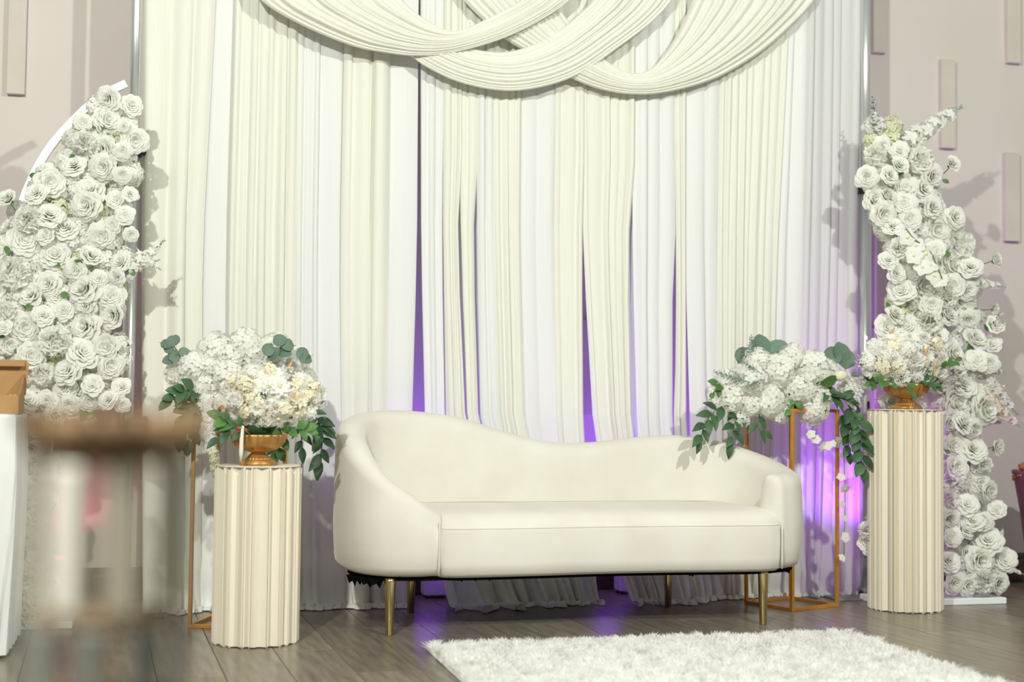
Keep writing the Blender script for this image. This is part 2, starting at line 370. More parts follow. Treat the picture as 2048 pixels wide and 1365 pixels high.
swag('ivory draped swag whose right end fans out widest, lying under the others',
     [(850,-90),(925,0),(975,50),(1010,80),(1060,110),(1130,152),(1200,180),(1270,190),(1340,184),(1430,158),(1520,106),(1590,46),(1632,0),(1690,-80)],
     [(1040,-90),(1105,0),(1130,35),(1150,62),(1180,95),(1212,122),(1240,140),(1268,148),(1298,140),(1325,112),(1350,75),(1370,35),(1385,0),(1410,-80)],0.058,12,33,.04)

# ------------------------------------------------------------------ sofa
def sofa():
    t=thing('sofa','cream velvet curved sofa with one tall arm and brass legs','sofa',(1.585,5.395,0))
    key=[(-.585,-.345,.44,.05),(-.68,-.355,.50,.065),(-.80,-.315,.575,.085),(-.885,-.21,.655,.10),(-.92,-.05,.73,.11),(-.90,.12,.78,.12),(-.80,.255,.803,.12),
     (-.62,.33,.808,.12),(-.40,.345,.785,.12),(-.2,.342,.728,.12),(-.03,.338,.688,.12),(.15,.338,.683,.12),(.35,.342,.705,.12),(.52,.337,.716,.12),(.68,.30,.706,.12),
     (.80,.21,.68,.12),(.88,.08,.645,.12),(.915,-.06,.612,.12),(.90,-.19,.590,.115),(.84,-.275,.582,.11),(.765,-.312,.578,.10)]
    K=crv(key,130); secs=[]
    def sec(p,tan,h,th,shr=0.0,fwd=0.0):
        n=Vector((tan.y,-tan.x)); out=[]
        prof=[(.045,.212),(.018,.222),(.004,.245),(-.002,.30),(-.006,.38),(-.004,.30+(h-.30)*.55),(0,h-.055)]
        for k in range(1,8):
            a=math.pi*k/8; prof.append((th/2-th/2*math.cos(a),h-.055+.055*math.sin(a)))
        prof+= [(th,h-.06),(th+.012,h-.06-(h-.40)*.45),(th+.03,min(.42,h-.03)),(th+.03,.34),(th+.03,.212)]
        mid=th*.6
        for (o,z) in prof:
            oo=mid+(o-mid)*(1-shr); zz=z if z<.3 else z-(z-.3)*0.06*shr
            q=p+n*oo+tan*fwd; out.append((q.x,q.y,zz))
        return out
    T=[Vector((K[min(i+1,129)][0]-K[max(i-1,0)][0],K[min(i+1,129)][1]-K[max(i-1,0)][1])).normalized() for i in range(130)]
    for k in (4,3,2,1):
        a=k/4*math.pi/2; secs.append(sec(Vector(K[0][:2]),T[0],K[0][2],K[0][3],1-math.cos(a)*.9-.1*(k<4),-.012*math.sin(a)))
    for i in range(130): secs.append(sec(Vector(K[i][:2]),T[i],K[i][2],K[i][3]))
    for k in (1,2,3,4):
        a=k/4*math.pi/2; secs.append(sec(Vector(K[-1][:2]),T[-1],K[-1][2],K[-1][3],(1-math.cos(a))*.9,.03*math.sin(a)))
    m=MB().rings(secs,True,True); m.obj('back_shell',M_VELVET,t,True)
    # seat
    fr=crv([(-.588,-.325),(-.56,-.352),(-.48,-.362),(-.2,-.345),(.05,-.322),(.3,-.322),(.52,-.335),(.68,-.338),(.755,-.318)],40)
    inn=[]
    for i in range(129,-1,-3):
        n=Vector((T[i].y,-T[i].x)); p=Vector(K[i][:2])+n*(K[i][3]+.012)
        if (i>8 and i<126): inn.append((p.x,p.y))
    out=[tuple(p) for p in fr]+inn
    def ins(p,k):
        c=Vector((p[0]*.8,0.0 if p[1]<0 else p[1]*.2)); v=c-Vector(p); L=v.length or 1
        q=Vector(p)+v/L*min(k,L*.98); return q
    rings=[]
    for (k,z) in ((.03,.208),(.004,.222),(0,.26),(-.004,.32),(-.002,.372),(-.001,.384),(.001,.39),(.008,.408),(.025,.428),(.06,.441),(.13,.449),(.2,.453),(.3,.456)):
        rings.append([(ins(p,k).x,ins(p,k).y,z) for p in out])
    MB().rings(rings).obj('seat',M_VELVET,t,True)
    MB().tube([(p[0],p[1]-.0005,.386) for p in fr[1:-1]],.0022,6).obj('piping',M_VELVET,t,True)
    MB().tube([(-.588,-.352,z) for z in (.22,.26,.30,.34,.38,.41)],.003,6).obj('piping',M_VELVET,t,True)
    MB().tube([(.752,-.334,z) for z in (.22,.26,.30,.34,.38)],.003,6).obj('piping',M_VELVET,t,True)
    # under cloth
    o2=[ins(p,.05) for p in ([tuple(K[i][:2]) for i in range(0,130,4)]+[tuple(p) for p in fr[::-1]])]
    uc=MB().rings([[(p.x,p.y,.196) for p in o2],[(p.x,p.y,.2145) for p in o2]]).obj('dust_cover',M_BLACK,t)
    r=random.Random(5); b=MB()
    for (x,y) in ((-.86,-.2),(-.83,-.24),(-.8,-.27),(-.77,-.285),(-.87,-.14),(.82,-.24),(.86,-.17),(-.4,-.31),(-.2,-.3),(.5,-.29),(.4,-.29),(-.5,-.31),(-.45,-.31),(.6,-.29)):
        L=r.uniform(.004,.035)*(1.2 if x<-.7 else .35); w=r.uniform(.012,.03)
        b.add([(x-w,y,.205),(x+w,y+.01,.205),(x+w*.4,y-.004,.2-L),(x-w*.5,y+.004,.2-L*.7),(x,y+.008,.2-L*.5)],[(0,1,2,4),(0,4,3),(1,4,2)])
    b.obj('torn_lining',M_BLACK,uc)
    for (x,y) in ((.832-1.585,5.115-5.395),(2.285-1.585,5.12-5.395),(1.005-1.585,5.655-5.395),(2.09-1.585,5.64-5.395)):
        MB().lathe([(.0125,0),(.0135,.002),(.0205,.195),(.0205,.205)],20,c=(x,y,0)).obj('leg',M_BRASS,t,True)
sofa()

# ------------------------------------------------------------------ pedestals and urns
def pedestal(label,x,y,h,R,nf,seed,rot=0):
    t=thing('pleated_pedestal',label,'pedestal',(x,y,0),'pleated pedestals',rot); r=random.Random(seed)
    b=.008
    for i in range(nf):
        a=2*math.pi*(i+r.uniform(-.42,.42))/nf; th=.004
        pr=[(R*.35,.0),(R-b,.0),(R,b),(R,h-.003-b),(R-b,h-.003),(R*.35,h-.003)]
        M=Matrix.Rotation(a,4,'Z'); mb=MB()
        v=[(p[0],-th/2,p[1]) for p in pr]+[(p[0],th/2,p[1]) for p in pr]; n=len(pr)
        mb.add(v,[tuple(range(n)),tuple(reversed(range(n,2*n)))]+[(k,(k+1)%n+0+n if False else k+n,(k+1)%n+n,(k+1)%n) for k in range(n)])
        o=mb.obj('fin',M_PAPER,t); o.matrix_basis=M
    # paper folds between the fins
    rr=[]
    for z in (.004,h-.006):
        ring=[]
        for i in range(nf*2):
            a=2*math.pi*i/(nf*2); q=R*(.86 if i%2 else .955); ring.append((q*math.cos(a),q*math.sin(a),z))
        rr.append(ring)
    MB().rings(rr).obj('pleated_core',M_PAPER,t)
    MB().lathe([(R*.97,h-.004),(R*.975,h-.002),(R*.97,h)],48).obj('top_disc',M_PAPER,t)
    return t
PL=on_z(522,1279); PR=on_z(1817,1217)
PLx,PLy=.352,5.06; PRx,PRy=3.062,5.42; HL,HR=.615,.835
pedestal('short ivory pleated paper pedestal holding the left gold urn',PLx,PLy,HL,.151,21,3,.1)
pedestal('tall ivory pleated paper pedestal holding the right gold urn',PRx,PRy,HR,.155,25,8,.5)
def urn(label,x,y,z):
    t=thing('flower_urn',label,'urn',(x,y,z),'gold footed urns')
    f=MB().lathe([(.062,0),(.066,.003),(.066,.010),(.060,.014),(.060,.017),(.054,.020)],48).obj('foot',M_URN,t,True)
    MB().lathe([(.050,.018),(.040,.027),(.028,.038),(.024,.044),(.026,.047)],96,24,.10).obj('stem',M_URN,f,True)
    MB().lathe([(.024,.046),(.034,.0475),(.058,.054),(.078,.066),(.090,.082),(.095,.100),(.096,.108),(.092,.108),(.086,.09),(.05,.08)],120,20,.075).obj('bowl',M_URN,t,True)
    MB().lathe([(.085,.085),(.08,.1),(.05,.108)],24).obj('moss',M_LEAF,t,True)
UL=(PLx-.003,PLy-.02,HL); UR=(PRx+.0,PRy-.01,HR)
urn('gold lobed urn on the short pleated pedestal',*UL)
urn('gold lobed urn on the tall pleated pedestal',*UR)

# ------------------------------------------------------------------ flower meshes
def petal(mb,th,w,rb,rt,zb,zt,curl,cup,r,nu=6,nv=5,M=None):
    P=[]
    for j in range(nv+1):
        v=j/nv; row=[]
        for i in range(nu+1):
            u=i/nu*2-1; vv=v*(1-.22*u*u)
            wd=w*(.35+.65*math.sin(math.pi*min(1,.12+.62*vv)))
            rho=rb+(rt-rb)*(.45*math.sin(min(1.57,vv*1.7))+.55*vv**1.1)+curl*max(0,vv-.62)*1.7; z=zb+(zt-zb)*(.5*vv+.5*(1-(1-vv)**1.6))-curl*max(0,vv-.70)*1.9
            rho*=1-cup*u*u*.16; a=th+wd*u
            z+=.03*math.sin(u*4+th*3)*vv
            row.append((rho*math.cos(a),rho*math.sin(a),z))
        P.append(row)
    mb.grid(P)
def rose_mesh(name,m,seed,full=1.0):
    r=random.Random(seed); mb=MB()
    rings=[(3,.03,.09,.25,.52,.02,1.25),(4,.07,.18,.22,.53,.06,1.0),(5,.14,.31,.15,.50,.09,.88),(6,.25,.46,.06,.45,.13,.76),(7,.36,.63,-.04,.36,.17,.66),(8,.46,.80,-.15,.22,.20,.6),(8,.5,.95,-.26,.02,.20,.62)]
    mb.lathe([(.06,.0),(.13,.2),(.12,.42),(.05,.53)],8)
    if full<1: rings=rings[:-1]
    for k,(n,rb,rt,zb,zt,cu,w) in enumerate(rings):
        o=r.uniform(0,6)
        for i in range(n):
            petal(mb,o+6.283*i/n+r.uniform(-.15,.15),w*r.uniform(.9,1.15),rb,rt*r.uniform(.92,1.08),zb,zt+r.uniform(-.05,.05),cu*r.uniform(.4,1.5),.7,r)
    n0=len(mb.f)
    for i in range(5):
        a=i*1.257+.3; c,s=math.cos(a),math.sin(a); c2,s2=math.cos(a+.5),math.sin(a+.5); c3,s3=math.cos(a-.5),math.sin(a-.5)
        mb.add([(0,0,-.34),(.3*c2,.3*s2,-.32),(.62*c,.62*s,-.22),(.3*c3,.3*s3,-.32)],[(0,1,2,3)])
    me=mb.mesh(name,[m,M_STEM])
    for p in me.polygons:
        if p.index>=n0: p.material_index=1
    return me
def ruffle_mesh(name,m,seed,n=70):
    r=random.Random(seed); mb=MB()
    for i in range(n):
        z=1-i/n*1.15; ph=i*2.399; q=math.sqrt(max(0,1-z*z)); d=Vector((q*math.cos(ph),q*math.sin(ph),z*.85)).normalized()
        s=r.uniform(.26,.40); M=place(d*.62,d,r.uniform(0,6),s)
        P=[]
        for a in range(4):
            row=[]
            for b in range(5):
                u=(b-2)/2; v=a/3; row.append((u*(.25+.9*v),.25*math.sin(v*2)+.12*u*u,.15+v*1.05+.18*math.sin(b*2.6+i)*v))
            P.append(row)
        mb.grid([[tuple(M@Vector(p)) for p in row] for row in P])
    return mb.mesh(name,m)
def hydrangea_mesh(name,m,seed,n=62):
    r=random.Random(seed); mb=MB()
    mb.lathe([(.25,-.55),(.5,-.35),(.60,0),(.5,.35),(.2,.58)],10)
    for i in range(n):
        z=1-1.55*i/n; ph=i*2.399+r.uniform(-.2,.2); q=math.sqrt(max(0,1-z*z))
        d=Vector((q*math.cos(ph),q*math.sin(ph),z)); R=r.uniform(.80,1.0)
        M=place(d*R,d+Vector((r.uniform(-.35,.35),r.uniform(-.35,.35),r.uniform(-.35,.35))),r.uniform(0,6),r.uniform(.24,.32))
        for k in range(4):
            a=k*1.571; R2=Matrix.Rotation(a,4,'Z')
            pts=[(.05,0,0),(.42,-.42,.10),(.82,-.40,.06),(1.0,0,-.02),(.82,.40,.06),(.42,.42,.10),(.5,0,.02)]
            mb.add([tuple(M@(R2@Vector(p))) for p in pts],[(0,1,6),(1,2,6),(2,3,6),(3,4,6),(4,5,6),(5,0,6)])
    return mb.mesh(name,m,True)
def daisy_mesh(name,m,seed,n=8,layers=2,pw=.28):
    r=random.Random(seed); mb=MB()
    for L in range(layers):
        for k in range(n):
            a=6.283*(k+L*.5)/n+r.uniform(-.1,.1); M=Matrix.Rotation(a,4,'Z'); up=.12+.35*L
            sc=1-.22*L; P=[]
            for i in range(5):
                v=i/4; w=pw*math.sin(math.pi*min(1,.12+.80*v))*sc+.02
                z=up*v-.35*max(0,v-.6)+r.uniform(-.02,.02)
                P.append([tuple(M@Vector((v*sc+.03,-w,z+.05))),tuple(M@Vector((v*sc+.05*(v>.9),0,z))),tuple(M@Vector((v*sc+.03,w,z+.05)))])
            mb.grid(P)
    n0=len(mb.f); mb.lathe([(.16,.02),(.17,.12),(.10,.2)],8)
    me=mb.mesh(name,[m,M_SEED])
    for p in me.polygons:
        if p.index>=n0: p.material_index=1
    return me
def leaf_mesh(name,m,kind):
    P=[]; n=6
    for i in range(n+1):
        v=i/n
        w={'point':.23*math.sin(math.pi*v**.8)**.9,'round':.44*math.sin(math.pi*(.06+.94*v)**.9)**.6 if v<1 else 0.05,'oval':.30*math.sin(math.pi*v**.9)**.75}[kind] if 0<v<1 else .015
        z=.16*math.sin(v*2.2)-.10*v*v
        P.append([(-w,v,z+.05*w/.3),(0,v,z-.02),(w,v,z+.05*w/.3)])
    mb=MB().grid(P); mb.tube([(0,-.18,-.03),(0,0,-.01),(0,.5,.05)],[.014,.012,.006],4)
    return mb.mesh(name,m)
def sprig_mesh(name,ml,seed,n=13):
    r=random.Random(seed); mb=MB(); mb.tube([(0,0,i/6) for i in range(7)],[.016,.014,.013,.012,.01,.008,.005],5)
    for i in range(n):
        z=.15+.85*i/n; s=(.17-.10*i/n)*r.uniform(.8,1.2)
        for k in (0,1):
            M=Matrix.Translation((0,0,z))@Matrix.Rotation(i*1.57+k*3.1416+r.uniform(-.3,.3),4,'Z')@Matrix.Rotation(r.uniform(.3,.7),4,'X')@Matrix.Scale(s,4)
            mb.add([tuple(M@Vector(p)) for p in ((0,0,0),(-.38,.4,.05),(-.3,.85,.08),(0,1,.0),(.3,.85,.08),(.38,.4,.05),(0,.5,-.05))],[(0,1,6),(1,2,6),(2,3,6),(3,4,6),(4,5,6),(5,0,6)])
    return mb.mesh(name,ml,False)
def spray_mesh(name,m,seed,n=26,tip=True):
    """stock or delphinium spray: small florets up a stem of length one."""
    r=random.Random(seed); mb=MB()
    for i in range(n):
        z=.12+.74*i/n; a=i*2.4; d=Vector((math.cos(a),math.sin(a),.35)); q=.085*(1.15-.6*i/n)
        M=place(Vector((0,0,z))+d*q,d,r.uniform(0,6),.085*(1.2-.5*i/n))
        for k in range(5):
            R2=Matrix.Rotation(k*1.257,4,'Z')
            mb.add([tuple(M@(R2@Vector(p))) for p in ((.0,0,0),(.45,-.38,.18),(.95,-.25,.1),(1.05,.0,0),(.95,.25,.1),(.45,.38,.18))],[(0,1,2,3),(0,3,4,5)])
    n0=len(mb.f); mb.tube([(0,0,i/8) for i in range(9)],[.012]*7+[.008,.004],5)
    for i in range(10):
        z=.84+.016*i; a=i*2.4; c,s=math.cos(a)*.035,math.sin(a)*.035
        mb.add([(0,0,z),(c*.6-s*.4,s*.6+c*.4,z+.015),(c,s,z+.04),(c*.6+s*.4,s*.6-c*.4,z+.015)],[(0,1,2,3)])
    me=mb.mesh(name,[m,M_EUCP])
    for p in me.polygons:
        if p.index>=n0: p.material_index=1
    return me
def gyp_mesh(name,seed):
    r=random.Random(seed); mb=MB(); pts=[]
    for i in range(34):
        d=Vector((r.gauss(0,1),r.gauss(0,1),abs(r.gauss(0,1))+.2)).normalized()*r.uniform(.55,1); pts.append(d)
        M=place(d,d,0,r.uniform(.09,.15))
        mb.add([tuple(M@Vector(p)) for p in ((0,0,-.4),(1,0,.2),(0,1,.2),(-1,0,.2),(0,-1,.2),(0,0,.8))],[(0,2,1),(0,3,2),(0,4,3),(0,1,4),(1,2,5),(2,3,5),(3,4,5),(4,1,5)])
    n0=len(mb.f)
    for d in pts: mb.tube([(0,0,0),d*.5+Vector((0,0,.1)),d],.012,3)
    me=mb.mesh(name,[M_PETAL,M_STEM],False)
    for p in me.polygons:
        if p.index>=n0: p.material_index=1
    return me
ROSES=[rose_mesh('rose',M_PETAL,s,f) for s,f in ((1,1),(2,1),(3,1),(4,.9),(5,1))]
ROSEP=rose_mesh('rose',M_PETALP,9,1)
RUF=[ruffle_mesh('peony',M_PETAL,s) for s in (1,2)]
RUFC=ruffle_mesh('carnation',M_PETAL,4,80)
HYD=[hydrangea_mesh('hydrangea',M_PETAL,s) for s in (1,2,3)]
HYDG=hydrangea_mesh('hydrangea',M_GREENISH,5)
HYDC=hydrangea_mesh('hydrangea',M_PETALC,6,44)
DAI=[daisy_mesh('open_flower',M_PETAL,1,8,2),daisy_mesh('open_flower',M_PETALC,2,7,2),daisy_mesh('open_flower',M_PETAL,3,6,1)]
ORCH=daisy_mesh('orchid',M_PETAL,8,5,1,.5)
LF=leaf_mesh('leaf',M_LEAF,'point'); LFB=leaf_mesh('leaf',M_LEAFB,'oval'); LFO=leaf_mesh('leaf',M_LEAF,'oval'); LFR=leaf_mesh('leaf',M_EUC,'round')
SPG=[sprig_mesh('eucalyptus_sprig',M_EUCP,s) for s in (1,2)]
SPR=[spray_mesh('flower_spray',M_PETAL,s) for s in (1,2)]
SPRP=spray_mesh('flower_spray',M_PETALP,3)
GYP=gyp_mesh('gypsophila',1)
FRONT=Vector((-.12,-1,.12))
def fdir(r,sp=.45,bias=(0,0,0)): return FRONT+Vector((r.uniform(-sp,sp)+bias[0],bias[1],r.uniform(-sp,sp)+bias[2]))
def branch(t,base,pts,nl,leafme,size,r,name='leaf_branch',m=None,droop=.3):
    """a stem through world points with leaves as its sub-parts."""
    P=[Vector(p)-base for p in crv([tuple(p) for p in pts],max(8,nl))]
    st=MB().tube(P,.0022,5).obj(name,m or M_STEM,t,True)
    for i in range(nl):
        k=min(len(P)-1,int((i+1)/nl*(len(P)-1)+.5)); tg=(P[k]-P[max(0,k-1)]).normalized()
        side=tg.cross(Vector((0,-1,.2))).normalized()*(1 if i%2 else -1)
        d=(tg*.75+side*r.uniform(.5,1.0)+Vector((0,-r.uniform(0,.5),-droop*r.uniform(.3,1)))).normalized()
        if i==nl-1: d=tg
        zax=(Vector((r.uniform(-.4,.4),-1,.45))); xax=d.cross(zax).normalized(); zax=xax.cross(d).normalized()
        M=Matrix((xax,d,zax)).transposed().to_4x4(); s=size*r.uniform(.75,1.15)
        inst('leaf',leafme,st,Matrix.Translation(P[k])@M@Matrix.Scale(s,4))
    return st
def stem_to(t,a,b,r=.002,name='flower_stem'):
    mid=(a+b)/2+Vector((0,.01,-.012)); return MB().tube(crv([tuple(a),tuple(mid),tuple(b)],7),r,5).obj(name,M_STEM,t,True)

# ------------------------------------------------------------------ gold flower stands
def stand(label,corner,va,vb,h):
    t=thing('flower_stand',label,'flower stand',(corner[0],corner[1],0),'gold wire flower stands')
    a=Vector((va[0],va[1],0)); b=Vector((vb[0],vb[1],0)); w=.0065
    ang=math.atan2(b.y,b.x)
    cs=[Vector((0,0,0)),b,a+b,a]
    def bar(p,q,name):
        d=(q-p); L=d.length; M=Matrix.Translation(p)@d.to_track_quat('Z','X').to_matrix().to_4x4()
        if abs(d.z)>.5: M=Matrix.Translation(p)@Matrix.Rotation(ang,4,'Z')
        o=MB().bevbox((-w,-w,0),(w,w,L),.001).obj(name,M_GOLDP,t); o.matrix_basis=M
    for c in cs: bar(c,c+Vector((0,0,h)),'post')
    for z in (w+.0005,h-w):
        for i in range(4):
            p,q=cs[i],cs[(i+1)%4]; e=(q-p).normalized()*w; bar(p+e+Vector((0,0,z)),q-e+Vector((0,0,z)),'rail')
    up=Vector((0,0,1)); P=[c*(.97)+(a+b)*.015 for c in cs]
    MB().rings([[tuple(p+up*(h-.003)) for p in P],[tuple(p+up*(h+.001)) for p in P]]).obj('top_plate',M_GOLDP,t)
    return Vector((corner[0],corner[1],h+.0012))+(a+b)*.5
SH=.832
cR=stand('gold wire flower stand behind the low end of the sofa',(2.555,5.435),(-.095,.25),(.25,.095),SH)
cL=stand('gold wire flower stand behind the short pedestal',(.138,5.42),(.10,.25),(.25,-.10),SH-.01)

# ------------------------------------------------------------------ bouquets
def bouquet(name,label,c,group):
    return thing(name,label,'flower arrangement',c,group), Vector(c)
def vol(px,py,c,cpx,rx,ry,Rd,bias=0.0):
    """world point on the front of a flower dome round c, seen at photo position px,py."""
    dx=(px-cpx[0])/rx; dy=(py-cpx[1])/ry; q=max(0.0,1-dx*dx-dy*dy)**.5
    return on_y(px,py,c.y-Rd*q-bias), Vector((dx,-q*1.0-.15,-dy))
G2='arrangements on the gold stands'; G1='arrangements in the gold urns'
# right stand
t,b=bouquet('flower_arrangement','white hydrangea arrangement with eucalyptus on the right gold stand',cR,G2); r=random.Random(11)
CP=(1575,765)
for k,(px,py,rad) in enumerate([(1560,742,36),(1622,738,38),(1655,745,26),(1500,760,38),(1468,792,32),(1540,800,36),(1625,818,32),(1640,790,28),(1585,715,28),(1515,722,26),(1450,760,22),(1595,775,34),(1500,808,26),(1480,835,22),(1560,822,26),(1690,780,20)]):
    p,d=vol(px,py,cR,CP,170,120,.13); inst('hydrangea',HYD[k%3],t,place(p-b,d,r.uniform(0,6),rad/460))
MB().lathe([(.06,0),(.09,.02),(.10,.05),(.05,.08)],14).obj('foam_base',M_LEAF,t,True)
for (px,py,n) in ((1555,700,0),(1530,705,1),(1485,712,2),(1510,700,3),(1570,708,4),(1665,712,5),(1690,718,6),(1680,705,7),(1520,690,2)):
    p,d=vol(px,py,cR,CP,190,130,.05); M=Matrix.Translation(p-b)@orient((-.2+.1*n%.4,-1,.3),r.uniform(-.9,.9))@Matrix.Scale(r.uniform(.085,.10),4)@Matrix.Translation((0,-.5,0))
    inst('eucalyptus_leaf',LFR,t,M)
for (a,e) in (((1520,745),(1470,715)),((1500,765),(1425,742)),((1500,770),(1530,758)),((1590,745),(1605,720)),((1700,745),(1730,760)),((1500,715),(1503,670)),((1480,775),(1530,765))):
    p,_=vol(*a,cR,CP,170,120,.22); q,_=vol(*e,cR,CP,170,120,.25); d=q-p
    inst('eucalyptus_sprig',SPG[a[0]%2],t,place(p-b,d,0,max(.07,d.length)))
branch(t,b,[on_y(1478,815,5.56),on_y(1440,815,5.52),on_y(1412,845,5.50),on_y(1400,882,5.49)],11,LF,.075,r)
branch(t,b,[on_y(1490,825,5.52),on_y(1470,845,5.50),on_y(1462,885,5.50)],7,LF,.07,r)
branch(t,b,[on_y(1690,800,5.48),on_y(1712,840,5.44),on_y(1718,880,5.43),on_y(1724,935,5.43)],15,LFO,.075,r)
branch(t,b,[on_y(1685,815,5.5),on_y(1692,850,5.47),on_y(1698,905,5.46)],9,LFO,.07,r)
branch(t,b,[on_y(1585,780,5.46),on_y(1590,800,5.45),on_y(1584,822,5.45)],5,LFB,.05,r)
branch(t,b,[on_y(1650,770,5.45),on_y(1660,790,5.44),on_y(1690,800,5.44)],8,LF,.07,r)
branch(t,b,[on_y(1520,825,5.5),on_y(1515,850,5.5),on_y(1525,862,5.5)],5,LF,.06,r)
branch(t,b,[on_y(1455,775,5.5),on_y(1440,770,5.5),on_y(1428,785,5.5)],4,LFB,.05,r)
for (px,py) in ((1424,778),(1422,792),(1432,800),(1428,770),(1438,790)): inst('blossom',DAI[2],t,place(on_y(px,py,5.5)-b,fdir(r),r.uniform(0,6),.019))
# tulip bud
p=on_y(1680,752,5.42); tb=MB().lathe([(.006,-.028),(.017,-.018),(.022,0),(.017,.02),(.006,.032)],12,3,.12).mesh('tulip',M_PETALC)
inst('tulip',tb,t,place(p-b,(1,-.2,.1),0,1.0)); stem_to(t,on_y(1640,775,5.46)-b,p-b)
inst('tulip_leaf',LFB,t,Matrix.Translation(on_y(1645,762,5.43)-b)@Matrix.Rotation(-1.9,4,'Y')@Matrix.Rotation(-.3,4,'Z')@Matrix.Scale(.09,4))
inst('tulip_leaf',LFB,t,Matrix.Translation(on_y(1640,770,5.42)-b)@Matrix(((.3,.9,.2,0),(.2,-.2,-1,0),(-.9,.35,-.2,0),(0,0,0,1)))@Matrix.Scale(.085,4))
for k in range(9): inst('flower_spray',SPR[k%2],t,place(on_y(1680+r.uniform(0,10),765+k*3,5.46)-b,(.8,-.3,.2-.13*k),0,.10))
# trailing orchid vines
for pts in (((1630,835),(1625,870),(1645,895),(1685,885)),((1690,830),(1688,900),(1690,1000),(1688,1110))):
    st=MB().tube([on_y(x,y,5.50)-b for x,y in crv(pts,14)],.0016,5).obj('trailing_vine',M_STEM,t,True)
    for (x,y) in crv(pts,11)[2:]:
        inst('orchid',ORCH,st,place(on_y(x+r.uniform(-8,8),y+r.uniform(-8,8),5.495)-b,fdir(r,.9),r.uniform(0,6),r.uniform(.016,.024)))
# left stand
t,b=bouquet('flower_arrangement','white hydrangea arrangement with hanging greenery on the left gold stand',cL,G2); r=random.Random(12)
CP=(480,740)
for k,(px,py,rad) in enumerate([(388,735,34),(432,702,36),(490,692,36),(548,700,36),(588,722,32),(608,758,26),(455,748,36),(408,772,30),(520,742,34),(350,748,20),(420,728,30),(380,765,24),(462,715,30),(565,735,32),(425,800,24),(600,785,22),(500,715,30)]):
    p,d=vol(px,py,cL,CP,180,110,.13)
    inst('hydrangea' if rad>20 else 'peony',HYD[k%3] if rad>20 else RUFC,t,place(p-b,d,r.uniform(0,6),rad/510))
MB().lathe([(.06,0),(.09,.02),(.10,.05),(.05,.08)],14).obj('foam_base',M_LEAF,t,True)
for k in range(12):
    x=408+k*2.2+r.uniform(-4,4); y=800+k*13.5
    inst('hydrangea' ,HYD[k%3] if k<8 else HYDG,t,place(on_y(x,y,5.36)-b,fdir(r,.6),r.uniform(0,6),(17-k*.55)/520))
stem_to(t,on_y(408,790,5.38)-b,on_y(432,955,5.38)-b,.003)
for k,(px,py) in enumerate(((345,683),(352,680),(338,700),(345,707),(368,705),(336,722),(350,715),(560,682),(574,692),(548,708),(536,700),(570,705),(605,708),(610,718),(332,690))):
    M=Matrix.Translation(on_y(px,py,5.36 if px<500 else 5.265)-b)@orient((r.uniform(-.4,.4),-1,.3),r.uniform(-2,2))@Matrix.Scale(r.uniform(.038,.052) if px<400 else .055,4)@Matrix.Translation((0,-.5,0))
    inst('eucalyptus_leaf',LFR,t,M)
stem_to(t,on_y(395,735,5.38)-b,on_y(345,690,5.37)-b); stem_to(t,on_y(530,715,5.36)-b,on_y(565,692,5.37)-b)
branch(t,b,[on_y(405,780,5.36),on_y(370,782,5.33),on_y(345,800,5.32)],9,LFO,.062,r)
branch(t,b,[on_y(400,790,5.38),on_y(375,815,5.35),on_y(365,865,5.35)],11,LFO,.07,r)
branch(t,b,[on_y(405,795,5.38),on_y(385,830,5.37),on_y(378,880,5.37)],8,LFO,.07,r)
branch(t,b,[on_y(605,800,5.33),on_y(632,835,5.30),on_y(645,870,5.29),on_y(640,920,5.29)],15,LF,.072,r)
branch(t,b,[on_y(590,820,5.35),on_y(600,850,5.32),on_y(604,895,5.31)],7,LF,.07,r)
branch(t,b,[on_y(555,840,5.40),on_y(560,870,5.38),on_y(552,905,5.38)],6,LFB,.07,r)
